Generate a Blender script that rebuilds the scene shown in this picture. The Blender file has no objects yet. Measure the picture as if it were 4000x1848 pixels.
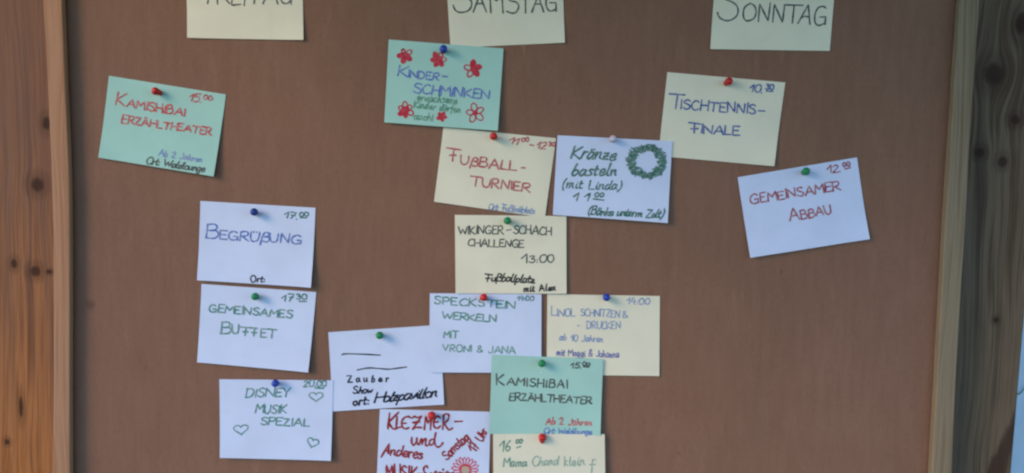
import bpy, math, random
from mathutils import Vector, Matrix
R = math.radians
random.seed(7)
scene = bpy.context.scene
COL = scene.collection

# ------------------------------------------------------------------ camera
F_PX, TILT, ROLL, DIST = 3000.0, R(3.84), R(1.02), 1.01
fw = Vector((0, math.cos(TILT), -math.sin(TILT)))
r0 = Vector((1, 0, 0)); u0 = Vector((0, math.sin(TILT), math.cos(TILT)))
rt = r0*math.cos(ROLL) + u0*math.sin(ROLL)
up = -r0*math.sin(ROLL) + u0*math.cos(ROLL)
CAM_Z = 1.55
cam_loc = Vector((0, -DIST, CAM_Z))
cam_d = bpy.data.cameras.new('camera')
cam_d.sensor_fit = 'HORIZONTAL'; cam_d.sensor_width = 36.0
cam_d.lens = 36.0*F_PX/4000.0
cam_d.clip_start = 0.02; cam_d.clip_end = 200
cam = bpy.data.objects.new('camera', cam_d); COL.objects.link(cam)
cam.matrix_world = Matrix(((rt.x, up.x, -fw.x, cam_loc.x), (rt.y, up.y, -fw.y, cam_loc.y),
                           (rt.z, up.z, -fw.z, cam_loc.z), (0, 0, 0, 1)))
scene.camera = cam

def at(px, py, y=0.0):
    """point of the world plane Y = y measured from the photograph"""
    d = fw + rt*((px-2000.0)/F_PX) - up*((py-924.0)/F_PX)
    return cam_loc + d*((y-cam_loc.y)/d.y)

# ------------------------------------------------------------------ light
SUN_DIR = Vector((-0.76, -0.50, 0.40)).normalized()
w = bpy.data.worlds.new('World'); scene.world = w; w.use_nodes = True
nt = w.node_tree
sky = nt.nodes.new('ShaderNodeTexSky'); sky.sky_type = 'NISHITA'; sky.sun_disc = False
sky.sun_elevation = math.asin(SUN_DIR.z); sky.sun_rotation = math.atan2(SUN_DIR.x, SUN_DIR.y)
sky.air_density = 1.0; sky.dust_density = 0.0; sky.ozone_density = 5.0
bg = nt.nodes['Background']; bg.inputs[1].default_value = 0.15
nt.links.new(sky.outputs[0], bg.inputs[0])
sl = bpy.data.lights.new('sun', 'SUN'); sl.energy = 1.3; sl.angle = R(25); sl.color = (1, 0.58, 0.28)
sun = bpy.data.objects.new('sun', sl); COL.objects.link(sun)
sun.rotation_euler = SUN_DIR.to_track_quat('Z', 'Y').to_euler()
scene.view_settings.view_transform = 'Standard'; scene.view_settings.look = 'None'
scene.view_settings.gamma = 1; scene.view_settings.use_curve_mapping = False
scene.view_settings.exposure = 1.0
scene.cycles.filter_width = 2.35

# ------------------------------------------------------------------ helpers
def srgb(r, g, b):
    f = lambda c: (c/255/12.92 if c/255 <= .04045 else ((c/255+.055)/1.055)**2.4)
    return (f(r), f(g), f(b), 1)

def new_mat(name, rough=.85):
    m = bpy.data.materials.new(name); m.use_nodes = True
    b = m.node_tree.nodes['Principled BSDF']; b.inputs['Roughness'].default_value = rough
    b.inputs['Specular IOR Level'].default_value = .2
    return m, m.node_tree, b

class NG:
    """tiny shorthand for math in node trees"""
    def __init__(s, t): s.t = t
    def put(s, sock, v):
        if hasattr(v, 'is_output') or hasattr(v, 'node'): s.t.links.new(v, sock)
        else: sock.default_value = v
    def m(s, op, a, b=0.0, c=0.0, clamp=False):
        n = s.t.nodes.new('ShaderNodeMath'); n.operation = op; n.use_clamp = clamp
        for i, v in enumerate((a, b, c)): s.put(n.inputs[i], v)
        return n.outputs[0]
    def coord(s):
        n = s.t.nodes.new('ShaderNodeNewGeometry')
        q = s.t.nodes.new('ShaderNodeSeparateXYZ'); s.t.links.new(n.outputs['Position'], q.inputs[0])
        return q.outputs
    def vec(s, x, y, z):
        n = s.t.nodes.new('ShaderNodeCombineXYZ')
        for i, v in enumerate((x, y, z)): s.put(n.inputs[i], v)
        return n.outputs[0]
    def noise(s, v, scale=1.0, detail=3.0, rough=.55):
        n = s.t.nodes.new('ShaderNodeTexNoise'); n.inputs['Scale'].default_value = scale
        n.inputs['Detail'].default_value = detail; n.inputs['Roughness'].default_value = rough
        s.t.links.new(v, n.inputs['Vector']); return n.outputs[0]
    def ramp(s, f, stops):
        n = s.t.nodes.new('ShaderNodeValToRGB'); e = n.color_ramp.elements
        while len(e) < len(stops): e.new(.5)
        for k, (p, c) in zip(e, stops): k.position = p; k.color = c
        s.put(n.inputs[0], f); return n.outputs[0]
    def mix(s, f, a, b, mode='MIX'):
        n = s.t.nodes.new('ShaderNodeMix'); n.data_type = 'RGBA'; n.blend_type = mode
        s.put(n.inputs[0], f); s.put(n.inputs[6], a); s.put(n.inputs[7], b); return n.outputs[2]
    def smooth(s, v, a, b):
        n = s.t.nodes.new('ShaderNodeMapRange'); n.interpolation_type = 'SMOOTHSTEP'
        s.put(n.inputs[0], v); n.inputs[1].default_value = a; n.inputs[2].default_value = b
        return n.outputs[0]
    def bump(s, h, bsdf, strength=.3, dist=.001):
        n = s.t.nodes.new('ShaderNodeBump'); n.inputs['Strength'].default_value = strength
        n.inputs['Distance'].default_value = dist
        s.t.links.new(h, n.inputs['Height']); s.t.links.new(n.outputs[0], bsdf.inputs['Normal'])

def link(o, parent=None):
    COL.objects.link(o)
    if parent: o.parent = parent
    return o
def mesh_obj(name, verts, faces, mat, parent=None, smooth=False):
    me = bpy.data.meshes.new(name); me.from_pydata([tuple(v) for v in verts], [], faces); me.update()
    if smooth:
        for p in me.polygons: p.use_smooth = True
    me.materials.append(mat)
    return link(bpy.data.objects.new(name, me), parent)
def thing(name, label, cat, loc=(0, 0, 0), group=None):
    o = bpy.data.objects.new(name, None); o.empty_display_size = .02
    o.location = loc; COL.objects.link(o)
    o['label'] = label; o['category'] = cat
    if group: o['group'] = group
    return o
def adopt(o, root):
    o.parent = root; o.matrix_parent_inverse = Matrix.Translation(-root.location)

# ------------------------------------------------------------------ materials
def wood(name, stops, knots, gx=70.0, gz=1.6, seed=0.0, bump=.4, warp=.012, fine=.5, stain=None):
    m, t, b = new_mat(name, .75); g = NG(t)
    x, y, z = g.coord()
    x = g.m('ADD', x, g.m('MULTIPLY', y, .8))
    dark = None; xs = x
    for kx, kz, rx, rz, push in knots:
        dx = g.m('DIVIDE', g.m('SUBTRACT', x, kx), rx); dz = g.m('DIVIDE', g.m('SUBTRACT', z, kz), rz)
        d2 = g.m('ADD', g.m('MULTIPLY', dx, dx), g.m('MULTIPLY', dz, dz))
        wob = g.m('MULTIPLY', g.m('SUBTRACT', g.noise(g.vec(x, seed, z), 160, 2), .5), .9)
        k = g.m('MULTIPLY', g.smooth(g.m('ADD', d2, wob), 2.6, .2), .88)
        halo = g.m('MULTIPLY', g.smooth(g.m('ADD', d2, wob), 9.0, .8), .32)
        k = g.m('MAXIMUM', k, halo)
        dark = k if dark is None else g.m('MAXIMUM', dark, k)
        e = g.m('POWER', 2.718, g.m('MULTIPLY', d2, -.22))
        xs = g.m('ADD', xs, g.m('MULTIPLY', e, g.m('MULTIPLY', g.m('SUBTRACT', x, kx), -push)))
    low = g.m('MULTIPLY', g.m('SUBTRACT', g.noise(g.vec(g.m('MULTIPLY', x, 9), seed, g.m('MULTIPLY', z, 2.2)), 1, 2), .5), warp*4)
    xs = g.m('ADD', xs, low)
    n1 = g.noise(g.vec(g.m('MULTIPLY', xs, gx), seed, g.m('MULTIPLY', z, gz)), 1, 3, .6)
    n2 = g.noise(g.vec(g.m('MULTIPLY', xs, gx*5), seed+3, g.m('MULTIPLY', z, gz*5)), 1, 2, .6)
    n3 = g.noise(g.vec(g.m('MULTIPLY', x, 10), seed+7, g.m('MULTIPLY', z, 5)), 1, 3, .5)
    v = g.m('ADD', g.m('MULTIPLY', n1, 1-fine*.5), g.m('MULTIPLY', n2, fine*.5))
    v = g.m('ADD', g.m('MULTIPLY', v, .8), g.m('MULTIPLY', n3, .2))
    c = g.ramp(v, stops)
    if stain: c = stain(g, g.m('SUBTRACT', x, g.m('MULTIPLY', y, .8)), z, c)
    if dark is not None: c = g.mix(dark, c, srgb(46, 29, 21))
    t.links.new(c, b.inputs['Base Color'])
    g.bump(v, b, bump, .002)
    return m

def paper(name, rgb):
    m, t, b = new_mat(name, .9); g = NG(t)
    x, y, z = g.coord()
    n = g.noise(g.vec(x, y, z), 18, 3); f = g.noise(g.vec(x, y, z), 900, 2)
    c0 = srgb(*rgb); c1 = tuple(c*.93 for c in c0[:3])+(1,)
    sm_ = g.noise(g.vec(x, y, z), 55, 4, .65)
    c = g.mix(g.smooth(n, .3, .75), c0, c1)
    c = g.mix(g.m('MULTIPLY', g.smooth(sm_, .56, .8), .35), c, tuple(q*.84 for q in c0[:3])+(1,))
    t.links.new(c, b.inputs['Base Color'])
    g.bump(g.m('ADD', g.m('MULTIPLY', f, .2), g.noise(g.vec(x, y, z), 24, 2)), b, .12, .002)
    return m

INKS = {}
def ink(rgb, fade=.36):
    k = (rgb, fade)
    if k not in INKS:
        m, t, b = new_mat('marker_ink', .7); g = NG(t)
        x, y, z = g.coord()
        n = g.noise(g.vec(x, y, z), 260, 3, .6)
        c0 = srgb(*rgb); c1 = tuple(c+(0.62-c)*fade for c in c0[:3])+(1,)
        f = g.noise(g.vec(x, y, z), 1400, 2, .7)
        c2 = tuple(c*.72 for c in c0[:3])+(1,)
        cc = g.mix(g.smooth(n, .36, .66), c0, c1)
        cc = g.mix(g.m('MULTIPLY', g.smooth(f, .5, .75), .5), cc, c1)
        t.links.new(g.mix(g.m('MULTIPLY', g.smooth(n, .42, .25), .7), cc, c2), b.inputs['Base Color'])
        INKS[k] = m
    return INKS[k]

def plastic(name, rgb):
    m, t, b = new_mat(name, .45); b.inputs['Base Color'].default_value = srgb(*rgb)
    b.inputs['Specular IOR Level'].default_value = .45
    return m

CREAM = paper('cream_paper', (222, 228, 208))
WHITE = paper('white_paper', (200, 222, 254))
AQUA = paper('turquoise_paper', (160, 212, 205))
P_RED = plastic('red_plastic', (184, 34, 32)); P_GREEN = plastic('green_plastic', (12, 132, 82))
P_BLUE = plastic('blue_plastic', (28, 66, 172)); P_NAVY = plastic('navy_plastic', (22, 58, 140))
P_CLEAR = plastic('pale_plastic', (196, 196, 214))
m, t, b = new_mat('pin_steel', .3); b.inputs['Metallic'].default_value = 1; b.inputs['Base Color'].default_value = (.6, .6, .6, 1)
STEEL = m

def board_material():
    m, t, b = new_mat('brown_hardboard', .8); g = NG(t)
    x, y, z = g.coord()
    streak = g.noise(g.vec(g.m('MULTIPLY', x, 95), y, g.m('MULTIPLY', z, 14)), 1, 5, .68)
    broad = g.noise(g.vec(g.m('MULTIPLY', x, 5), y, g.m('MULTIPLY', z, 2.2)), 1, 3, .5)
    cloud = g.noise(g.vec(x, y, z), 14, 4, .6)
    v = g.m('ADD', g.m('MULTIPLY', streak, .5), g.m('ADD', g.m('MULTIPLY', broad, .3), g.m('MULTIPLY', cloud, .2)))
    c = g.ramp(v, [(.28, srgb(120, 91, 77)), (.5, srgb(129, 100, 84)), (.72, srgb(138, 109, 93))])
    mott = g.noise(g.vec(g.m('MULTIPLY', x, 3.2), 4, g.m('MULTIPLY', z, 2.6)), 1, 4, .6)
    c = g.mix(g.m('MULTIPLY', g.smooth(mott, .42, .68), .55), c, g.mix(1.0, c, (.86, .93, .90, 1), 'MULTIPLY'))
    scuff = g.noise(g.vec(g.m('MULTIPLY', x, 60), 9, g.m('MULTIPLY', z, 9)), 1, 4, .65)
    c = g.mix(g.m('MULTIPLY', g.smooth(scuff, .60, .78), .35), c, srgb(168, 132, 112))
    grit = g.noise(g.vec(g.m('MULTIPLY', x, 330), y, g.m('MULTIPLY', z, 150)), 1, 3, .7)
    c = g.mix(g.m('MULTIPLY', g.smooth(grit, .42, .7), .5), c, g.mix(1.0, c, (.80, .82, .80, 1), 'MULTIPLY'))
    st = at(352, 1192, 0)
    dx = g.m('SUBTRACT', x, st.x); dz = g.m('SUBTRACT', z, st.z)
    dd = g.m('ADD', g.m('SQRT', g.m('ADD', g.m('MULTIPLY', dx, dx), g.m('MULTIPLY', dz, dz))), g.m('MULTIPLY', g.m('SUBTRACT', g.noise(g.vec(x, y, z), 120, 2), .5), .008))
    c = g.mix(g.m('MULTIPLY', g.smooth(dd, .010, .001), .45), c, srgb(66, 50, 44))
    hole = g.noise(g.vec(x, 1, z), 210, 1, .5)
    c = g.mix(g.m('MULTIPLY', g.smooth(hole, .80, .84), .8), c, srgb(44, 32, 28))
    spot = g.noise(g.vec(x, y, z), 55, 2, .5)
    c = g.mix(g.m('MULTIPLY', g.smooth(spot, .70, .80), .55), c, srgb(110, 78, 60))
    t.links.new(c, b.inputs['Base Color'])
    g.bump(streak, b, .12, .0006)
    return m
BOARD = board_material()

# ------------------------------------------------------------------ the board, its battens, the posts
ZTOP, ZBOT = 2.15, 0.85
def bar(name, left, right, y0, y1, mat, parent=None, bevel=.0015):
    """timber between two edge lines, each [(x, z), ...] from top to bottom"""
    n = len(left); V = []; Fc = []
    for (a, za), (c, zc) in zip(left, right):
        V += [(a, y0, za), (c, y0, zc), (c, y1, zc), (a, y1, za)]
    for i in range(n-1):
        o = i*4
        for k in range(4):
            Fc.append((o+k, o+4+k, o+4+(k+1) % 4, o+(k+1) % 4))
    Fc.append((0, 1, 2, 3)); o = (n-1)*4; Fc.append((o+3, o+2, o+1, o))
    ob = mesh_obj(name, V, Fc, mat, parent)
    bm = ob.modifiers.new('bevel', 'BEVEL'); bm.width = bevel; bm.segments = 2; bm.limit_method = 'ANGLE'
    return ob
def edge(pts, y, n=9):
    """photo points down an edge -> smooth world line running from ZTOP to ZBOT"""
    P = sorted([at(px, py, y) for px, py in pts], key=lambda p: -p.z)
    out = []
    N = 60
    def q(z):
        if z >= P[0].z: a_, b_ = P[0], P[1]
        elif z <= P[-1].z: a_, b_ = P[-2], P[-1]
        else:
            i = max(i for i in range(len(P)-1) if P[i].z >= z); a_, b_ = P[i], P[i+1]
        z = max(min(z, P[0].z+.05), P[-1].z-.05)
        return a_.x + (b_.x-a_.x)*(z-a_.z)/(b_.z-a_.z)
    for i in range(N+1):
        z = ZTOP + (ZBOT-ZTOP)*i/N
        out.append((sum(q(z+d) for d in (-.05, -.025, 0, .025, .05))/5, z))
    return out

YB, YP, YR = -0.013, 0.008, 0.034
lb_in = edge([(241, 0), (247, 155), (252, 256), (260, 466), (268, 621), (272, 776), (273, 1000), (272, 1467), (273, 1848)], YB)
lb_out = edge([(167, 0), (177, 155), (186, 310), (190, 435), (198, 621), (206, 780), (209, 1000), (209, 1467), (204, 1848)], YB)
rb_in = edge([(3751, 0), (3720, 466), (3690, 924), (3670, 1312), (3653, 1623), (3640, 1848)], YB)
rb_out = edge([(3827, 0), (3794, 466), (3769, 924), (3744, 1312), (3728, 1623), (3719, 1848)], YB)
rp_out = edge([(4034, 924), (4000, 1297), (3981, 1514), (3961, 1762), (3953, 1848)], YR)

def kn(px, py, rx, rz, push=.5, y=YP):
    p = at(px, py, y); return (p.x+y*.8, p.z, rx/3000., rz/3000., push)
def orange_to_grey(g, x, z, c):
    # upper half greyer, lower half brighter orange; ragged boundary along the grain
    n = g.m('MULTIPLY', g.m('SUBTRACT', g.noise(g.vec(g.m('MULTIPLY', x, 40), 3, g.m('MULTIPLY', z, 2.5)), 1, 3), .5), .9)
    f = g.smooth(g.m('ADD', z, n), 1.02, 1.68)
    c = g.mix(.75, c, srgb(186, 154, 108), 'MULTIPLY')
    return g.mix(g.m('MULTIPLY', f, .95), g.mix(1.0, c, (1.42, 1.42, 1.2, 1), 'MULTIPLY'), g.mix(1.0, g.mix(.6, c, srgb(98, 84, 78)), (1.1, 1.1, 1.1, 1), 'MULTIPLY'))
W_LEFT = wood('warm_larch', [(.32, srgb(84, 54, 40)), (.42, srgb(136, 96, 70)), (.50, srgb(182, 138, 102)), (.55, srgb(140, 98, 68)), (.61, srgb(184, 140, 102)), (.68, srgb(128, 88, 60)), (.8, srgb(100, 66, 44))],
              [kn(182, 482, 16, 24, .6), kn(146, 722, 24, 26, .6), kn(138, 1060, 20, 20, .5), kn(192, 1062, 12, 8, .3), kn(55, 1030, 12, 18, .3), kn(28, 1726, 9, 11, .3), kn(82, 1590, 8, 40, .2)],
              gx=85, gz=1.0, seed=2.0, fine=.8, stain=orange_to_grey)
def resin(g, x, z, c):
    a = at(3985, 1560, YR); q = at(3850, 1848, YR); e = at(3925, 1848, YR)
    tt = g.m('DIVIDE', g.m('SUBTRACT', a.z, z), a.z-q.z)
    nz = g.m('MULTIPLY', g.m('SUBTRACT', g.noise(g.vec(g.m('MULTIPLY', x, 90), 0, g.m('MULTIPLY', z, 25)), 1, 4, .6), .5), .022)
    xl = g.m('ADD', a.x, g.m('MULTIPLY', tt, q.x-a.x)); xr = g.m('ADD', a.x+.004, g.m('MULTIPLY', tt, e.x-a.x))
    xx = g.m('ADD', x, nz)
    inside = g.m('MULTIPLY', g.smooth(g.m('SUBTRACT', xx, xl), -.004, .006), g.smooth(g.m('SUBTRACT', xr, xx), -.006, .006))
    return g.mix(g.m('MULTIPLY', inside, .8), c, srgb(52, 36, 29))
W_RIGHT = wood('weathered_timber', [(.30, srgb(40, 32, 25)), (.43, srgb(80, 69, 56)), (.52, srgb(108, 97, 80)), (.58, srgb(76, 63, 49)), (.66, srgb(104, 86, 66)), (.8, srgb(58, 45, 34))],
               [kn(3995, 92, 30, 40, .7, YR), kn(3882, 290, 38, 42, .8, YR), kn(3966, 468, 18, 18, .5, YR), kn(3826, 596, 18, 18, .5, YR), kn(3916, 632, 18, 20, .5, YR), kn(3890, 1250, 10, 12, .3, YR)],
               gx=60, gz=.8, seed=11.0, warp=.012, stain=resin)
W_BATTEN_L = wood('planed_pine_warm', [(.3, srgb(124, 92, 70)), (.46, srgb(170, 134, 106)), (.56, srgb(150, 114, 86)), (.64, srgb(178, 142, 112)), (.8, srgb(134, 98, 70))], [], gx=110, gz=1.4, seed=5, bump=.25)
W_BATTEN_R = wood('planed_pine_grey', [(.3, srgb(80, 70, 56)), (.46, srgb(136, 127, 106)), (.56, srgb(112, 100, 80)), (.64, srgb(140, 130, 108)), (.8, srgb(88, 72, 54))], [], gx=100, gz=1.2, seed=23, bump=.25)

nb = thing('notice_board', 'large brown hardboard notice board held by a pale batten down each side', 'notice board', (0, 0, ZBOT))
mid = lambda A, B_: [((a+c)/2, z) for (a, z), (c, _) in zip(A, B_)]
pan = bar('back_panel', [(a+.004, z) for a, z in lb_out], [(a-.004, z) for a, z in rb_out], 0.0, 0.012, BOARD, None, .0005)
bl = bar('batten', lb_out, lb_in, YB, -0.004, W_BATTEN_L)
br = bar('batten', rb_in, rb_out, YB, -0.002, W_BATTEN_R)
bl['label'] = 'warm yellowish pine batten along the left side'; br['label'] = 'greyed pine batten along the right side'
for o in (pan, bl, br): adopt(o, nb)
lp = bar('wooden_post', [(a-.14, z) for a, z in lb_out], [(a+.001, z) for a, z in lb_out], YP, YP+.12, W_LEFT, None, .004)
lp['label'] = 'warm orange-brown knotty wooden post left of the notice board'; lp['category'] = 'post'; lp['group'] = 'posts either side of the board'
rp = bar('wooden_post', [(a-.012, z) for a, z in rb_out], rp_out, YR, YR+.12, W_RIGHT, None, .004)
rp['label'] = 'dark grey weathered wooden post right of the notice board'; rp['category'] = 'post'; rp['group'] = 'posts either side of the board'

# added light blocker, unseen above the frame, to shade the board's upper right
SHADE_BLOCKER = wood('shade_blocker_wood', [(.3, srgb(96, 84, 72)), (.6, srgb(128, 114, 98)), (.85, srgb(110, 92, 74))], [], gx=30, gz=1, seed=31, bump=.3)
RZ, RX0, RX1, RD = 2.17, -.94, .98, 1.15
rf = mesh_obj('shade_blocker', [(RX0, -RD, RZ), (RX1, -RD, RZ), (RX1, .35, RZ+.10), (RX0, .35, RZ+.10), (RX0, -RD, RZ+.03), (RX1, -RD, RZ+.03), (RX1, .35, RZ+.13), (RX0, .35, RZ+.13)],
              [(0, 3, 2, 1), (4, 5, 6, 7), (0, 1, 5, 4), (1, 2, 6, 5), (2, 3, 7, 6), (3, 0, 4, 7)], SHADE_BLOCKER)
adopt(rf, nb)  # grouped with the board, though added only to block light

# ------------------------------------------------------------------ handwriting: a hand-drawn stroke alphabet
G = {}
def g_(ch, wd, s): 
    st = []
    for part in s.split('/'):
        sm = part.startswith('~'); v = [float(q) for q in part.lstrip('~').split()]
        st.append((sm, [(v[i]/100, v[i+1]/100) for i in range(0, len(v), 2)]))
    G[ch] = (wd/100, st)
g_('A', 82, '0 100 42 0 82 100/14 66 70 64'); g_('B', 64, '4 2 0 100/~0 4 40 -2 54 20 40 42 4 46/~4 46 50 44 64 72 45 97 -4 100')
g_('C', 68, '~66 12 45 -2 14 20 0 56 14 92 42 101 68 86'); g_('D', 72, '2 0 0 100/~-6 2 48 6 72 46 48 92 -4 100')
g_('E', 58, '60 0 4 0 0 100 60 98/2 48 46 46'); g_('F', 70, '-8 -2 78 6/34 2 28 100/6 58 56 54')
g_('G', 74, '~66 14 42 -1 10 22 0 62 18 97 46 99 68 84/40 58 72 56 68 102'); g_('H', 70, '2 0 0 100/68 0 70 100/0 52 68 50')
g_('I', 8, '5 0 3 100'); g_('J', 56, '~50 0 50 70 36 98 12 98 0 82'); g_('K', 68, '2 0 2 100/64 2 4 56 70 100')
g_('L', 56, '2 0 0 99 58 98'); g_('M', 86, '0 100 6 2 42 60 80 0 86 100'); g_('N', 74, '0 100 2 2 68 98 74 0')
g_('O', 76, '~40 0 12 14 0 54 14 92 40 100 66 88 76 48 64 10 38 0'); g_('P', 60, '4 0 0 100/~-4 2 46 0 60 26 44 50 4 54')
g_('R', 66, '2 2 0 100/~0 4 46 -2 60 22 44 46 6 52/16 52 68 100'); g_('S', 60, '~58 12 36 -1 8 13 10 36 36 49 58 68 50 94 24 101 0 86')
g_('T', 76, '-6 0 84 4/42 2 36 100'); g_('U', 70, '~2 0 2 58 14 94 36 100 58 86 68 50 70 0'); g_('V', 74, '0 0 34 100 74 0')
g_('W', 104, '0 0 24 100 52 30 76 100 104 0'); g_('Y', 68, '0 0 30 52 68 0/30 52 24 102'); g_('Z', 66, '2 2 64 0 0 100 68 98'); g_('\u00c4', 82, '0 100 42 6 82 100/14 66 70 64/28 -16 30 -8/54 -16 54 -8')
g_('\u00dc', 70, '~2 0 2 58 14 94 36 100 58 86 68 50 70 0/22 -4 24 6/46 -4 46 6')
g_('\u00df', 58, '~0 132 8 40 20 6 42 2 54 22 42 42 22 46/~22 46 54 52 60 78 44 100 18 94')
g_('&', 70, '~66 96 14 30 20 4 40 2 44 24 8 62 6 92 36 98 64 62'); g_('-', 50, '2 56 48 54'); g_('!', 12, '8 0 4 74/3 94 5 100'); g_('.', 10, '2 94 8 100')
g_(':', 14, '4 52 8 58/3 90 7 96'); g_('(', 30, '~28 -10 4 30 2 80 18 120'); g_(')', 30, '~14 -10 30 30 26 80 0 120'); g_(' ', 42, '0 -900 0 -900')
g_('0', 62, '~34 0 8 16 0 54 12 92 32 100 54 86 62 46 52 10 32 0'); g_('1', 44, '0 52 42 0 36 100'); g_('2', 60, '~4 18 24 -1 48 8 48 34 22 72 0 98/0 98 60 96')
g_('3', 56, '~4 8 34 -1 48 18 22 44/~22 44 52 54 52 86 26 100 0 88'); g_('4', 62, '30 0 0 62 60 60/50 30 44 104'); g_('5', 58, '56 0 12 2 6 42/~6 42 40 38 54 66 38 96 0 96')
g_('6', 56, '~44 0 12 40 2 78 22 100 48 88 46 62 24 56 6 72'); g_('7', 58, '0 4 58 0 20 102/14 52 52 48'); g_('o', 46, '~24 44 6 54 0 74 10 96 24 100 42 88 46 66 38 48 22 44')
g_('a', 52, '~44 50 22 42 2 66 6 96 22 98 42 66 46 46/~46 46 42 84 54 98'); g_('b', 48, '~22 0 6 60 4 98 26 100 44 78 38 54 18 52 6 70')
g_('c', 44, '~42 54 24 44 4 64 4 90 20 100 42 88'); g_('d', 54, '~42 52 22 44 2 68 8 98 24 96 42 62/54 -4 44 70 54 99')
g_('e', 46, '~4 76 34 70 38 52 22 44 4 62 6 92 22 100 46 86'); g_('f', 36, '~40 6 26 2 18 30 10 128/0 50 36 48')
g_('g', 52, '~44 50 22 42 2 66 8 94 24 94 44 56/~46 46 40 110 22 134 0 124'); g_('h', 50, '~16 0 6 60 0 100/~2 80 22 50 38 50 38 80 48 98')
g_('i', 22, '~8 46 4 82 14 99 24 90/12 20 14 26'); g_('j', 26, '~16 46 10 112 -6 130/18 20 20 26'); g_('k', 48, '16 0 2 100/42 46 8 70 46 99')
g_('l', 24, '~18 -2 6 60 6 94 22 96'); g_('m', 78, '4 46 2 100/~2 74 18 48 34 48 34 98/~34 74 50 48 66 50 64 84 78 97'); g_('n', 50, '4 46 2 100/~2 76 20 48 38 50 36 84 50 97')
g_('p', 48, '6 46 -4 136/~2 66 22 44 42 56 34 92 4 94'); g_('r', 36, '4 46 2 100/~2 74 18 50 36 50'); g_('s', 40, '~38 52 20 44 8 56 30 76 26 96 0 98')
g_('t', 34, '~18 12 8 76 14 98 32 92/-2 46 34 42'); g_('u', 50, '~4 46 2 84 14 99 36 80 42 46/~42 46 38 84 50 98'); g_('v', 44, '0 46 18 100 44 46')
g_('w', 66, '0 46 14 100 34 56 46 100 66 46'); g_('x', 46, '0 46 46 100/44 44 0 100'); g_('z', 46, '0 48 42 46 0 99 46 97/8 74 38 70')
g_('\u00e4', 52, '~44 50 22 42 2 66 6 96 22 98 42 66 46 46/~46 46 42 84 54 98/14 18 12 28/36 16 34 26'); g_('\u00fc', 50, '~4 46 2 84 14 99 36 80 42 46/~42 46 38 84 50 98/12 18 12 28/34 16 32 26')

def catmull(P, n=6):
    if len(P) < 3: return P
    Q = [P[0]]+list(P)+[P[-1]]; out = []
    for i in range(1, len(Q)-2):
        a, b_, c, d = Q[i-1:i+3]
        for k in range(n):
            t_ = k/n
            out.append(tuple(.5*((2*b_[j]) + (c[j]-a[j])*t_ + (2*a[j]-5*b_[j]+4*c[j]-d[j])*t_*t_ + (3*b_[j]-a[j]-3*c[j]+d[j])*t_**3) for j in (0, 1)))
    return out+[P[-1]]
def text(s, x0, y0, x1, y1, h, big=1.0, slant=0.0, gap=.13, jit=.055):
    """strokes in crop pixels for the string s written from (x0, y0) to (x1, y1) on the baseline"""
    rnd = random.Random(hash_s(s)+int(x0))
    adv = [G[c][0]*(big if i == 0 else 1) for i, c in enumerate(s)]
    tot = sum(adv)+gap*(len(s)-1); L = math.hypot(x1-x0, y1-y0); k = L/tot
    ux, uy = (x1-x0)/L, (y1-y0)/L; vx, vy = -uy, ux
    out = []; cx = 0
    for i, c in enumerate(s):
        b_ = big if i == 0 else 1
        hh = h*b_*(1+rnd.uniform(-1, 1)*jit*1.6); dy = (rnd.uniform(-1, 1)*.7+math.sin(cx*1.3+x0)*.6)*jit*h; sl = slant+rnd.uniform(-1, 1)*jit
        rot = rnd.uniform(-1, 1)*jit*1.1; kx = rnd.uniform(.9, 1.06)
        if c != ' ':
            for sm, P in G[c][1]:
                Q = []
                for (px, py) in P:
                    a = (cx + px*b_*kx)*k - (py-1)*hh*rot + rnd.uniform(-1, 1)*jit*h*.35
                    v = (py-1)*hh + dy + rnd.uniform(-1, 1)*jit*h*.35
                    a += -(py-1)*hh*sl
                    Q.append((x0+ux*a+vx*v, y0+uy*a+vy*v))
                out.append(catmull(Q) if sm else Q)
        cx += adv[i]+gap
    return out
def hash_s(s): return sum((i+1)*ord(c) for i, c in enumerate(s))
def sm(*P): return catmull(list(P))
def ln(*P): return list(P)
def loop(cx, cy, rx, ry, a=0, n=16, turns=1.06, rnd=None, j=0):
    out = []
    for i in range(int(n*turns)+1):
        t_ = 2*math.pi*i/n
        x, y = rx*math.cos(t_), ry*math.sin(t_)
        if rnd: x += rnd.uniform(-j, j); y += rnd.uniform(-j, j)
        out.append((cx+x*math.cos(a)-y*math.sin(a), cy+x*math.sin(a)+y*math.cos(a)))
    return out
def scribble(cx, cy, rx, ry, step, a=0.5, rnd=random):
    out = []; y = -ry; s = 1
    while y < ry:
        wx = rx*math.sqrt(max(0, 1-(y/ry)**2))
        for q in (-s, s):
            X, Y = q*wx+rnd.uniform(-1, 1)*step*.4, y+rnd.uniform(-1, 1)*step*.3
            out.append((cx+X*math.cos(a)-Y*math.sin(a), cy+X*math.sin(a)+Y*math.cos(a)))
        y += step; s = -s
    return out

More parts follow.
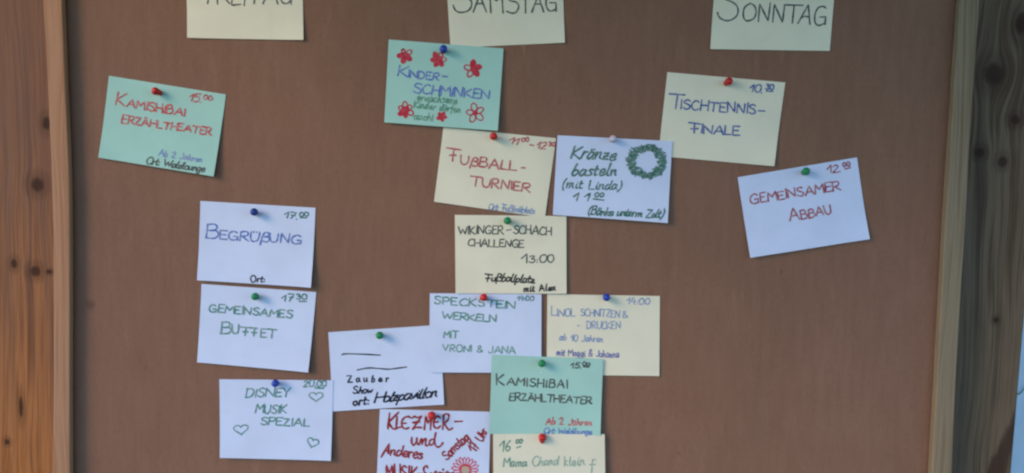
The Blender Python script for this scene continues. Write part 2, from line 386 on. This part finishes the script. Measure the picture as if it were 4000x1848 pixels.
# ------------------------------------------------------------------ cards
class Card:
    def __init__(s, name, label, org, sc, corners, base, lift, mat, group='event cards pinned to the board', twist=0.0, bow=0.0):
        s.org, s.sc, s.base, s.lift, s.twist, s.bow = org, sc, base/1000, lift/1000, twist/1000, bow/1000
        rq = random.Random(int(corners[0][1]*7+org[0])); s.curl = (rq.uniform(.0, .0022), rq.uniform(-.0002, .0016))
        s.C = [s.xz(*c) for c in corners]           # TL TR BR BL in board coordinates
        c = [sum(q[i] for q in s.C)/4 for i in (0, 1)]
        s.root = thing(name, label, 'card', (c[0], -s.base, c[1]), group)
        n, m_ = 16, 12; V = []; Fc = []
        for j in range(m_+1):
            for i in range(n+1):
                u, v = i/n, j/m_
                tl, tr, br_, bl_ = s.C
                x = (tl[0]*(1-u)+tr[0]*u)*(1-v)+(bl_[0]*(1-u)+br_[0]*u)*v
                z = (tl[1]*(1-u)+tr[1]*u)*(1-v)+(bl_[1]*(1-u)+br_[1]*u)*v
                V.append((x, -s.h(u, v), z))
        for j in range(m_):
            for i in range(n):
                a = j*(n+1)+i; Fc.append((a, a+n+1, a+n+2, a+1))
        K = len(V); TH = .0003
        V += [(x, y+TH, z) for x, y, z in V[:K]]                       # back of the sheet
        Fc += [tuple(K+q for q in reversed(f)) for f in Fc]
        rim = [i for i in range(n+1)]+[(j*(n+1)+n) for j in range(1, m_+1)]+[m_*(n+1)+i for i in range(n-1, -1, -1)]+[j*(n+1) for j in range(m_-1, 0, -1)]
        R0 = len(V); V += [V[q] for q in rim]+[V[K+q] for q in rim]; L_ = len(rim)   # cut edge, unshared so it stays crisp
        Fc += [(R0+q, R0+(q+1) % L_, R0+L_+(q+1) % L_, R0+L_+q) for q in range(L_)]
        o = mesh_obj('paper_sheet', V, Fc, mat, None, True); adopt(o, s.root)
    def h(s, u, v):
        q = max(0, v-.12)
        return s.base + s.lift*q**1.5 + s.twist*(u-.5)*q*2 + s.bow*(2*u-1)**2*q + s.curl[0]*max(0, u-.72)**2*max(0, v-.65)*40 + s.curl[1]*max(0, .28-u)**2*max(0, v-.65)*40
    def xz(s, x, y):
        p = at(s.org[0]+x*s.sc, s.org[1]+y*s.sc, -s.base); return (p.x, p.z)
    def uv(s, x, z):
        tl, tr, br_, bl_ = s.C
        ax, az = tr[0]-tl[0], tr[1]-tl[1]; bx, bz = bl_[0]-tl[0], bl_[1]-tl[1]
        dx, dz = x-tl[0], z-tl[1]; D = ax*bz-az*bx
        return (dx*bz-dz*bx)/D, (ax*dz-az*dx)/D
    def p3(s, x, y, off=.00025):
        X, Z = s.xz(x, y); u, v = s.uv(X, Z)
        return Vector((X, -s.h(min(max(u, 0), 1), min(max(v, 0), 1))-off, Z))
    def write(s, name, strokes, mat, wpx=6.0, label=None, off=.00025):
        """marker strokes as one flat ribbon mesh; wpx is the pen width in photo pixels"""
        V = []; Fc = []; rnd = random.Random(len(strokes)*31+int(strokes[0][0][0]))
        hw = wpx*1.06/2/2970.
        for st in strokes:
            # resample
            P = [st[0]]
            for q in st[1:]:
                d = math.hypot(q[0]-P[-1][0], q[1]-P[-1][1]); k = max(1, int(d*s.sc/7))
                a = P[-1]
                for i in range(1, k+1): P.append((a[0]+(q[0]-a[0])*i/k, a[1]+(q[1]-a[1])*i/k))
            W = [s.p3(x, y, off) for x, y in P]
            off += .0000004
            n = len(W)
            if n < 2: continue
            T = [(W[min(i+1, n-1)]-W[max(i-1, 0)]) for i in range(n)]
            T = [t_.normalized() if t_.length > 1e-9 else Vector((1, 0, 0)) for t_ in T]
            row = []
            seq = [(W[0]-T[0]*hw*.8, T[0], .45)]+[(W[i], T[i], 1) for i in range(n)]+[(W[-1]+T[-1]*hw*.8, T[-1], .45)]
            ph = rnd.uniform(0, 6)
            for i, (c, t_, f) in enumerate(seq):
                N = Vector((-t_.z, 0, t_.x)); N.normalize()
                ww = hw*f*(1+.16*math.sin(ph+i*.7)+rnd.uniform(-.08, .08))
                V += [c+N*ww, c-N*ww]; row.append(len(V)-2)
            for a, c in zip(row, row[1:]): Fc.append((a, a+1, c+1, c))
        o = mesh_obj(name, V, Fc, mat); adopt(o, s.root)
        if label: o['label'] = label
        return o
    def fill(s, name, pts, mat, off=.0002):
        c = (sum(p[0] for p in pts)/len(pts), sum(p[1] for p in pts)/len(pts))
        V = [s.p3(*c, off)]+[s.p3(*p, off) for p in pts]; n = len(pts)
        o = mesh_obj(name, V, [(0, i+1, (i+1) % n+1) for i in range(n)], mat); adopt(o, s.root); return o

# ---- pins
PROFILE = [(0, 10.9), (2.0, 10.7), (3.4, 9.9), (4.2, 8.5), (4.35, 7.2), (4.0, 5.6), (3.35, 3.4), (2.95, 1.6), (2.9, .7), (2.5, .1), (0, 0)]
HEAD_ME = {}
def pin(card, x, y, mat, label, dx=0.0, dz=0.25, size=1.0):
    """push pin in the card; (dx, dz) = how far its head leans sideways / upwards"""
    p = card.p3(x, y, 0)
    r_ = thing('push_pin', label, 'pin', p, 'push pins in the board')
    if mat.name not in HEAD_ME:
        V = []; Fc = []; n = 20
        for (rr, hh) in PROFILE[1:-1]:
            V += [(rr*math.cos(2*math.pi*i/n)/1000, rr*math.sin(2*math.pi*i/n)/1000, hh/1000) for i in range(n)]
        k = len(PROFILE)-2
        for j in range(k-1):
            for i in range(n): Fc.append((j*n+i, (j+1)*n+i, (j+1)*n+(i+1) % n, j*n+(i+1) % n))
        V += [(0, 0, PROFILE[0][1]/1000), (0, 0, 0)]
        for i in range(n):
            Fc.append((len(V)-2, i, (i+1) % n)); Fc.append((len(V)-1, (k-1)*n+(i+1) % n, (k-1)*n+i))
        me = bpy.data.meshes.new('grip'); me.from_pydata(V, [], Fc)
        for q in me.polygons: q.use_smooth = True
        me.materials.append(mat)
        nv = [(.5e-3*math.cos(i*math.pi/4), .5e-3*math.sin(i*math.pi/4), zz) for zz in (.0005, -.009) for i in range(8)]
        ne = bpy.data.meshes.new('needle'); ne.from_pydata(nv, [], [(i, (i+1) % 8, 8+(i+1) % 8, 8+i) for i in range(8)])
        ne.materials.append(STEEL); HEAD_ME[mat.name] = (me, ne)
    me, ne = HEAD_ME[mat.name]
    link(bpy.data.objects.new('grip', me), r_); link(bpy.data.objects.new('needle', ne), r_)
    ax = Vector((dx, -1, dz)).normalized()
    r_.rotation_euler = ax.to_track_quat('Z', 'Y').to_euler()
    r_.location = p + ax*.0015
    r_.scale = (size*1.15,)*3
    return r_

RED = ink((176, 66, 72)); DRED = ink((146, 52, 76)); BLUE = ink((56, 104, 190)); NAVY = ink((46, 86, 160), .28)
BLK = ink((52, 74, 70), .22); TEAL = ink((44, 132, 124)); GREEN = ink((40, 140, 108)); PALEG = ink((110, 158, 140), .3)
PBLUE = ink((104, 140, 196)); JET = ink((18, 22, 48), .05); CRIM = ink((140, 22, 34), .1); FLOW = ink((178, 36, 62), .1); TGRN = ink((20, 112, 106), .25)
PINK = ink((196, 60, 84), .1)

# day headings
c = Card('day_card', 'cream heading card lettered FREITAG, at the top edge left', (680, 0), .21739, [(205, -760), (2288, -735), (2335, 725), (250, 685)], .6, 1.2, CREAM, 'day heading cards along the top')
c.write('title_lettering', text('FREITAG', 520, 72, 2140, 78, 350), BLK, 5.5)
c = Card('day_card', 'cream heading card lettered SAMSTAG, overlapped by the turquoise face-painting card', (1700, 0), .21739, [(185, -570), (2278, -650), (2328, 770), (275, 862)], .6, .6, CREAM, 'day heading cards along the top')
S_ = [sm((560, -190), (380, -200), (330, -110), (520, -60), (640, 10), (650, 110), (590, 195), (450, 225), (360, 180), (322, 95))]
S_ += [ln((682, 220), (800, -90), (918, 215)), sm((750, 78), (800, 66), (850, 70)), ln((1000, 232), (985, -90), (1100, 20), (1195, -100), (1220, 235)),
       sm((1440, -80), (1330, -60), (1340, 10), (1450, 40), (1500, 110), (1460, 215), (1380, 238), (1285, 205)), ln((1530, -90), (1740, -80)), ln((1620, -85), (1625, 235)),
       ln((1735, 225), (1850, -90), (1948, 218)), ln((1790, 75), (1885, 72)), sm((2160, -60), (2060, -80), (1995, 0), (2000, 120), (2050, 195), (2120, 190), (2170, 160)), ln((2060, 52), (2170, 50), (2172, 205))]
c.write('title_lettering', S_, BLK, 5.8)
c = Card('day_card', 'cream heading card lettered SONNTAG, at the top edge right', (2740, 0), .21739, [(262, -540), (2428, -510), (2295, 920), (150, 887)], .6, 1.5, CREAM, 'day heading cards along the top')
S_ = [sm((440, -5), (560, 45), (640, 120), (655, 220), (620, 300), (540, 355), (450, 375), (350, 340), (300, 280), (288, 225)), sm((880, 60), (780, 130), (748, 240), (770, 350), (840, 378), (940, 330), (980, 220), (950, 110), (870, 60)),
      ln((1020, 390), (1045, 70), (1195, 380), (1235, 60)), ln((1275, 400), (1310, 75), (1450, 405), (1495, 85)), ln((1520, 90), (1820, 98)), ln((1665, 95), (1628, 415)),
      ln((1728, 425), (1918, 85), (1945, 440)), sm((1800, 318), (1860, 295), (1935, 312)), sm((2235, 150), (2180, 118), (2090, 150), (2035, 270), (2040, 410), (2110, 460), (2210, 420)), ln((2120, 310), (2230, 305), (2215, 445))]
c.write('title_lettering', S_, BLK, 5.8)

# turquoise Kamishibai, left
c = Card('event_card', 'turquoise tilted card with red KAMISHIBAI lettering, leftmost on the board', (370, 270), .36986, [(150, 70), (1385, 268), (1275, 1135), (52, 935)], .6, 5, AQUA, twist=2)
c.write('title_lettering', text('KAMISHIBAI', 218, 380, 955, 497, 84, big=1.45) + text('ERZ\u00c4HLTHEATER', 285, 568, 1240, 700, 74, big=1.15), RED, 6.2)
c.write('time_lettering', text('15.', 990, 335, 1122, 358, 84, slant=.1) + text('oo', 1150, 318, 1242, 332, 88), RED, 5.2)
c.write('age_lettering', text('Ab 2 Jahren', 685, 912, 1145, 985, 64), PBLUE, 4.4)
c.write('place_lettering', text('Ort: Waldlounge', 555, 998, 1178, 1090, 70, slant=.12, gap=.04), BLK, 5)
pin(c, 715, 262, P_RED, 'red push pin leaning left in the tilted turquoise card', -.75, .35)

# face painting
c = Card('event_card', 'turquoise card lettered KINDERSCHMINKEN in blue with red flower doodles', (1480, 140), .31941, [(120, 45), (1525, 155), (1455, 1165), (68, 1060)], 2.6, 3.2, AQUA, twist=1)
c.write('title_lettering', text('KINDER', 230, 492, 732, 550, 88, big=1.5) + [ln((775, 496), (840, 500))] + text('SCHMINKEN', 425, 698, 1352, 782, 112, big=1.08), BLUE, 5.6)
c.write('note_lettering', text('erwachsene', 470, 792, 955, 838, 92) + text('Kinder d\u00fcrfen', 430, 882, 1000, 942, 82) + text('auch!', 430, 1020, 662, 1045, 88), GREEN, 4.6)
def flower(cx, cy, r, n, a0, core, dense):
    rnd = random.Random(int(cx+cy)); S = []
    for i in range(n):
        a = a0+2*math.pi*i/n; q = r*rnd.uniform(.9, 1.1)
        S.append(loop(cx+q*.58*math.cos(a), cy+q*.58*math.sin(a), q*.42, q*.28, a, 12, 1.1, rnd, r*.02))
        if i < dense: S.append(scribble(cx+q*.55*math.cos(a), cy+q*.55*math.sin(a), q*.36, q*.24, 9, a, rnd))
    S.append(scribble(cx, cy, r*core, r*core, 9, .8, rnd))
    c.write('flower_drawing', S, FLOW, 5)
flower(318, 242, 92, 5, .6, .5, 3); flower(728, 292, 100, 6, 1.0, .5, 4); flower(1155, 408, 106, 5, -1.6, .36, 3)
flower(325, 912, 100, 6, 1.5, .5, 2); flower(774, 988, 60, 5, .2, .6, 5); flower(1178, 945, 120, 5, .75, .26, 0)
pin(c, 798, 196, P_BLUE, 'blue push pin in the turquoise flower-doodle card', 0, .22)

# football
c = Card('event_card', 'cream tilted card with red lettering FU\u00dfBALL-TURNIER', (1670, 490), .30251, [(205, 25), (1660, 165), (1515, 1190), (85, 985)], .6, 1.6, CREAM)
c.write('title_lettering', [ln((248, 290), (435, 318)), ln((342, 300), (322, 460)), ln((285, 385), (368, 385))] + text('U\u00dfBALL', 420, 502, 1145, 590, 122) + [ln((1210, 548), (1262, 548))]
        + text('TURNIER', 560, 772, 1312, 860, 112, big=1.1), RED, 6.2)
c.write('time_lettering', text('11', 1045, 232, 1165, 250, 88, slant=.25, gap=.04) + text('oo', 1215, 205, 1312, 212, 90) + [ln((1322, 250), (1372, 260))] + text('12', 1400, 298, 1520, 312, 92, slant=.2) + text('30', 1565, 262, 1645, 268, 50), RED, 5)
c.write('place_lettering', text('Ort: Fu\u00dfballplatz', 785, 1082, 1380, 1140, 80, slant=.12, gap=.02), PBLUE, 3.6)
pin(c, 856, 165, P_RED, 'round red push pin in the football tournament card', 0, .2)

# table tennis final
c = Card('event_card', 'cream card with blue lettering TISCHTENNIS-FINALE, below the Sonntag heading', (2550, 260), .33619, [(170, 65), (1540, 185), (1400, 1160), (60, 1040)], .6, 2.0, CREAM, twist=1)
c.write('title_lettering', [ln((190, 318), (375, 330)), ln((288, 325), (265, 490))] + text('ISCHTENNIS', 325, 492, 1195, 556, 112) + [ln((1225, 514), (1300, 518))] + text('FINALE', 430, 768, 1002, 800, 100, big=1.22), NAVY, 6)
c.write('time_lettering', text('10.', 1122, 292, 1265, 312, 88, slant=.1) + text('30', 1308, 266, 1405, 270, 62) + [ln((1318, 286), (1396, 290))], NAVY, 5.6)
pin(c, 838, 208, P_RED, 'red push pin leaning right in the table tennis card', .28, .32)

# wreath
KGRN = ink((14, 104, 92), .3)
c = Card('event_card', 'white card with a green wreath drawing and slanted Kr\u00e4nze basteln handwriting', (2130, 510), .31928, [(150, 58), (1555, 130), (1490, 1130), (90, 1030)], 3.4, 3.4, WHITE, twist=1)
c.write('title_lettering', text('Kr\u00e4nze', 310, 338, 850, 368, 155, slant=.28) + text('basteln', 322, 548, 868, 556, 140, slant=.28), KGRN, 7)
c.write('note_lettering', text('(mit Linda)', 205, 706, 920, 728, 108, slant=.2) + text('(B\u00e4nke unterm Zelt)', 520, 1030, 1430, 1066, 98, slant=.28, gap=.03), KGRN, 5.4)
c.write('time_lettering', text('11', 332, 856, 525, 862, 92, slant=.2, gap=.5) + text('oo', 602, 812, 712, 814, 84, slant=.15) + [ln((585, 836), (715, 852))], KGRN, 5.6)
rnd = random.Random(5); S_ = []
for i in range(150):
    a = 2*math.pi*(i+rnd.random()*.6)/150
    rr = rnd.uniform(.74, 1.16); X, Y = 1232+200*rr*math.cos(a), 366+180*rr*math.sin(a)
    L = rnd.uniform(20, 44); q = -.6+rnd.uniform(-.7, .7)+(.5 if rnd.random() < .3 else 0)
    P = []
    for k in range(rnd.randint(3, 5)):
        s_ = 1 if k % 2 else -1
        P.append((X+s_*L*math.cos(q)+k*5, Y+s_*L*math.sin(q)+k*7))
    S_.append(P)
c.write('wreath_drawing', S_, KGRN, 3.2)
pin(c, 816, 126, P_CLEAR, 'pale translucent push pin in the wreath card', 0, .25, .9)

# clearing up
c = Card('event_card', 'white card tilted up to the right, lettered GEMEINSAMER ABBAU in dark red', (2850, 600), .35294, [(90, 262), (1410, 42), (1535, 945), (215, 1150)], .8, 5, WHITE, twist=-1.5)
c.write('title_lettering', text('GEMEINSAMER', 232, 558, 1225, 402, 94, big=1.1) + text('ABBAU', 660, 742, 1130, 668, 98, big=1.35), DRED, 5.8)
c.write('time_lettering', text('12.', 1082, 215, 1225, 202, 86, slant=.1) + text('oo', 1258, 148, 1335, 132, 80) + [ln((1272, 172), (1336, 156))], DRED, 5.2)
pin(c, 808, 218, P_GREEN, 'green push pin in the clearing-up card tilted to the right', .1, .28)

# welcome
c = Card('event_card', 'white card lettered BEGR\u00dc\u00dfUNG in blue', (750, 770), .31098, [(105, 48), (1552, 135), (1510, 1130), (80, 1040)], .8, 5, WHITE, twist=1)
c.write('title_lettering', text('BEGR\u00dc\u00dfUNG', 180, 516, 1372, 590, 114, big=1.45), BLUE, 5.8)
c.write('time_lettering', text('17.', 1155, 255, 1318, 280, 84, slant=.1) + text('oo', 1352, 238, 1462, 240, 92) + [ln((1358, 258), (1442, 260))], TGRN, 5)
c.write('place_lettering', text('Ort:', 750, 1062, 930, 1066, 78), JET, 5)
pin(c, 784, 210, P_NAVY, 'dark blue push pin in the white welcome card', .3, .3)

# buffet
c = Card('event_card', 'white card lettered GEMEINSAMES BUFFET in dark green', (750, 1090), .31098, [(120, 62), (1560, 165), (1475, 1160), (75, 1040)], .8, 5, WHITE, twist=1.5)
c.write('title_lettering', text('GEMEINSAMES', 220, 408, 1262, 488, 92) + text('BU', 368, 682, 600, 690, 108, big=1.45)
        + [ln((612, 600), (826, 618)), ln((685, 606), (672, 705)), ln((645, 660), (710, 662)), ln((792, 616), (780, 712)), ln((752, 668), (815, 672))] + text('ET', 868, 728, 1062, 738, 100), TEAL, 6)
c.write('time_lettering', text('17', 1122, 275, 1275, 280, 84, slant=.12) + text('30', 1312, 256, 1445, 258, 64) + [ln((1345, 279), (1440, 282))], TGRN, 5.2)
pin(c, 790, 232, P_GREEN, 'green push pin in the white buffet card', .38, .3)

# music evening with hearts
c = Card('event_card', 'white card with three outlined hearts and slanted green lettering', (840, 1460), .30248, [(55, 72), (1525, 85), (1505, 1112), (75, 1075)], 2.4, 4, WHITE)
c.write('title_lettering', text('DISNEY', 398, 306, 975, 292, 108, slant=.2) + text('MUSIK', 520, 512, 920, 506, 108, slant=.15) + text('SPEZIAL', 595, 656, 1222, 676, 98, slant=.05), TEAL, 5.6)
c.write('time_lettering', text('20.', 1140, 170, 1300, 166, 84, slant=.1) + text('00', 1316, 165, 1436, 165, 76, slant=.1) + [ln((1290, 185), (1405, 188))], TEAL, 5.2)
def heart(cx, cy, w_, h_, a):
    P = []
    for i in range(33):
        t_ = -math.pi+2*math.pi*i/32
        x = w_/2*math.sin(t_)**3; y = -h_*(13*math.cos(t_)-5*math.cos(2*t_)-2*math.cos(3*t_)-math.cos(4*t_))/29
        P.append((cx+x*math.cos(a)-y*math.sin(a), cy+x*math.sin(a)+y*math.cos(a)))
    c.write('heart_drawing', [P], TEAL, 4.8)
heart(1305, 292, 180, 118, 0.0); heart(340, 712, 186, 124, -.08); heart(1268, 880, 150, 120, .28)
pin(c, 788, 128, P_BLUE, 'blue push pin in the white card with hearts', .2, .3)

# magic show
c = Card('event_card', 'white card with two lines struck through and black Zauber Show handwriting', (1270, 1250), .31095, [(40, 155), (1442, 62), (1497, 1058), (100, 1145)], .8, 2.0, WHITE)
c.write('struck_out_line', [sm((210, 437), (260, 425), (480, 430), (695, 441))], JET, 5)
c.write('struck_out_line', [sm((405, 628), (540, 602), (690, 610), (800, 617), (900, 606), (1025, 590))], JET, 5)
c.write('title_lettering', text('Zauber', 285, 782, 800, 770, 88, gap=.45) + text('Show', 352, 916, 595, 914, 92, slant=.15), JET, 5.6)
c.write('place_lettering', text('ort:', 355, 1072, 555, 1058, 100, slant=.1) + text('Holzpavillon', 622, 1036, 1408, 962, 118, slant=.38, gap=.0), JET, 7)
pin(c, 682, 198, P_GREEN, 'green push pin in the magic show card', .2, .25)

# soapstone
c = Card('event_card', 'white card with thin green SPECKSTEIN WERKELN lettering, under a red pin', (1660, 1120), .29412, [(65, 88), (1548, 100), (1545, 1145), (55, 1135)], 2.8, 1.4, WHITE)
c.write('title_lettering', text('SPECKSTEIN', 125, 225, 1202, 290, 98) + text('WERKELN', 225, 420, 952, 472, 88), ink((28, 132, 114)), 5.2)
c.write('note_lettering', text('MIT', 250, 682, 436, 678, 90), ink((28, 132, 114)), 5)
c.write('note_lettering', text('VRONI & JANA', 238, 852, 1208, 888, 88), ink((80, 150, 136), .3), 4.6)
c.write('time_lettering', text('14:00', 1222, 178, 1442, 186, 60), ink((40, 120, 140)), 4.8)
pin(c, 784, 150, P_RED, 'red push pin above the thin green soapstone lettering', 0, .22)

# viking chess
c = Card('event_card', 'cream card with grey-black lettering WIKINGER-SCHACH CHALLENGE', (1750, 820), .28571, [(92, 68), (1618, 85), (1620, 1145), (105, 1140)], 2.8, 1.2, CREAM)
c.write('title_lettering', text('WIKINGER', 145, 325, 760, 332, 112) + [ln((800, 280), (862, 268))] + text('SCHACH', 895, 325, 1415, 345, 112) + text('CHALLENGE', 275, 495, 1032, 515, 98), ink((62, 74, 70), .2), 4.8)
c.write('time_lettering', text('13:00', 1005, 722, 1450, 714, 98, big=1.3, slant=.08), BLK, 5)
c.write('place_lettering', text('Fu\u00dfballplatz', 505, 972, 1185, 995, 104, slant=.1, gap=.03) + text('mit Alex', 1035, 1120, 1470, 1096, 88), ink((24, 34, 34), .1), 5.6)
pin(c, 814, 165, P_GREEN, 'green push pin in the viking chess card', 0, .22)

# linocut
c = Card('event_card', 'cream card with thin pale blue handwriting on linocut and printing', (2110, 1130), .29412, [(95, 65), (1590, 90), (1580, 1150), (85, 1130)], .8, 1.6, CREAM)
c.write('title_lettering', text('LINOL', 150, 352, 465, 356, 95, big=1.25) + text('SCHNITZEN', 540, 352, 1055, 374, 92) + text('&', 1100, 380, 1165, 376, 90) + [ln((495, 480), (520, 486))] + text('DRUCKEN', 620, 520, 1068, 526, 98), PBLUE, 3.9)
c.write('note_lettering', text('ab 10 Jahren', 255, 676, 835, 700, 86), PBLUE, 3.9)
c.write('note_lettering', text('mit Maggi & Johanna', 215, 876, 1045, 905, 86), ink((80, 96, 166)), 4.2)
c.write('time_lettering', text('14:00', 1145, 192, 1456, 206, 86, slant=.08), PBLUE, 4.2)
pin(c, 868, 118, P_BLUE, 'blue push pin in the linocut card', 0, .25)

# klezmer
c = Card('event_card', 'white card with bold red KLEZMER handwriting and a sunflower drawing', (1460, 1580), .22525, [(105, 80), (2030, 128), (1990, 1500), (45, 1460)], .8, 1.5, WHITE)
S_ = [ln((275, 150), (245, 420)), ln((430, 135), (258, 310)), sm((262, 305), (300, 380), (345, 425), (420, 405)), ln((405, 210), (388, 400), (465, 395)),
      sm((640, 235), (600, 208), (525, 235), (482, 310), (500, 395), (555, 420), (612, 402)), ln((485, 328), (560, 325)),
      sm((672, 235), (700, 205), (750, 225), (828, 205)), ln((828, 205), (672, 430)), sm((672, 430), (730, 400), (830, 400)), ln((675, 315), (800, 300)),
      ln((876, 435), (902, 205), (940, 330), (1000, 205), (982, 440)), sm((1155, 235), (1110, 205), (1055, 255), (1038, 330), (1060, 400), (1110, 408), (1158, 370)), ln((1042, 310), (1115, 300)),
      ln((1195, 430), (1215, 180)), sm((1200, 195), (1260, 160), (1302, 190), (1285, 265), (1225, 325)), sm((1225, 325), (1260, 390), (1310, 440), (1365, 408)), ln((1405, 296), (1535, 291))]
c.write('title_lettering', S_, CRIM, 7.6)
S_ = [sm((660, 570), (658, 660), (690, 705), (735, 650), (750, 578)), sm((750, 578), (752, 670), (785, 700)), sm((785, 700), (815, 620), (832, 590), (840, 690)), sm((842, 670), (875, 598), (905, 600), (898, 690), (925, 715), (968, 680)),
      sm((1050, 610), (1005, 602), (965, 650), (985, 700), (1030, 680), (1058, 610)), sm((1075, 490), (1055, 610), (1062, 690), (1110, 737), (1165, 712), (1200, 660)),
      ln((130, 910), (268, 675), (252, 850)), ln((190, 805), (255, 795))] + text('nderes', 288, 880, 855, 935, 175, gap=.02)
c.write('title_lettering', S_, CRIM, 7.4)
c.write('title_lettering', text('MUSIK-', 222, 1290, 830, 1312, 245, gap=.14) + text('Session', 850, 1312, 1385, 1330, 255), CRIM, 7.4)
c.write('time_lettering', text('Samstag', 1272, 968, 1672, 590, 165, gap=.05), CRIM, 6.6)
c.write('time_lettering', text('17 Uhr', 1765, 840, 1985, 460, 165), CRIM, 6.2)
S_ = []; rnd = random.Random(3)
for i in range(19):
    a = 2*math.pi*i/19; q = rnd.uniform(210, 250)
    S_.append(loop(1590+(95+q)/2*math.cos(a), 1135+(95+q)/2*math.sin(a), (q-90)/2, 24, a, 12, 1.05, rnd, 3))
S_ += [loop(1590, 1135, 92, 88, 0, 24, 1.05), loop(1590, 1135, 82, 80, .4, 24, 1.05)]
c.fill('flower_centre', loop(1590, 1135, 76, 74, 0, 24, .96), ink((176, 168, 150), .1))
c.write('sunflower_drawing', S_, PINK, 3.8)
pin(c, 1018, 195, P_RED, 'red push pin among the bold red klezmer letters', 0, .32, 1.1)

# Kamishibai again
c = Card('event_card', 'turquoise card with dark KAMISHIBAI lettering, above the lowest cream card', (1890, 1370), .28571, [(108, 55), (1632, 115), (1590, 1150), (75, 1130)], 4.8, .9, AQUA)
c.write('title_lettering', text('KAMISHIBAI', 172, 460, 1146, 515, 108, big=1.32, gap=.24) + text('ERZ\u00c4HLTHEATER', 348, 676, 1468, 725, 96, big=1.1), BLK, 5.6)
c.write('time_lettering', text('15.', 1182, 232, 1325, 240, 80, slant=.12) + text('oo', 1350, 206, 1450, 206, 80) + [ln((1358, 218), (1438, 224))], BLK, 5)
c.write('age_lettering', text('Ab 2 Jahren', 845, 1006, 1476, 1020, 92), RED, 5.2)
c.write('place_lettering', text('Ort: Waldlounge', 820, 1128, 1476, 1142, 76, slant=.12, gap=.04), BLUE, 4.2)
pin(c, 790, 178, P_GREEN, 'bright green push pin in the lower turquoise card', 0, .28)

# lowest cream card
c = Card('event_card', 'cream card with faded green handwriting starting with 16, cut by the bottom edge', (1900, 1670), .1941, [(135, 130), (2380, 135), (2402, 1660), (142, 1650)], 6.2, 1.5, CREAM)
c.write('time_lettering', text('16', 262, 488, 490, 488, 225, slant=.12) + text('oo', 590, 325, 718, 312, 120, slant=.2) + [ln((610, 405), (690, 380))], ink((70, 140, 118), .25), 5.2)
c.write('title_lettering', text('Mama', 345, 785, 812, 778, 175, slant=.08), ink((84, 150, 128), .3), 5)
c.write('title_lettering', text('Chand', 925, 770, 1440, 758, 180, slant=.1) + text('klein', 1570, 770, 1975, 750, 185) + text('f', 2085, 850, 2190, 850, 220), ink((128, 172, 154), .35), 5)
pin(c, 1120, 305, P_RED, 'red push pin showing its tapered body in the lowest cream card', .04, 1.7, 1.05)

# ------------------------------------------------------------------ the sheet beyond the right post
ps = thing('poster_sheet', 'pale blue sheet with a scrawl of ink behind the right post', 'poster', (.9, YR+.125, 1.2))
yS = YR+.124
a0 = at(3900, 1150, yS)
V = []; Fc = []; n = 10
for j in range(n+1):
    for i in range(n+1):
        V.append((a0.x-.03+.5*i/n, yS+.004*math.sin(i*.9)*i/n, a0.z-.7*j/n+.02))
for j in range(n):
    for i in range(n):
        k = j*(n+1)+i; Fc.append((k, k+n+1, k+n+2, k+1))
SHEET = paper('poster_paper', (200, 228, 248))
o = mesh_obj('paper_sheet', V, Fc, SHEET, None, True); adopt(o, ps)
md = o.modifiers.new('thickness', 'SOLIDIFY'); md.thickness = .0006
P = catmull([(3955, 1535), (3975, 1540), (3990, 1532), (4004, 1515), (4030, 1500), (4060, 1530)])
V = []; Fc = []
for i, (px, py) in enumerate(P):
    q = at(px, py, yS-.0035); V += [q+Vector((0, 0, .0016)), q-Vector((0, 0, .0016))]
    if i: Fc.append((2*i-2, 2*i-1, 2*i+1, 2*i))
o = mesh_obj('ink_scrawl', V, Fc, TEAL); adopt(o, ps)
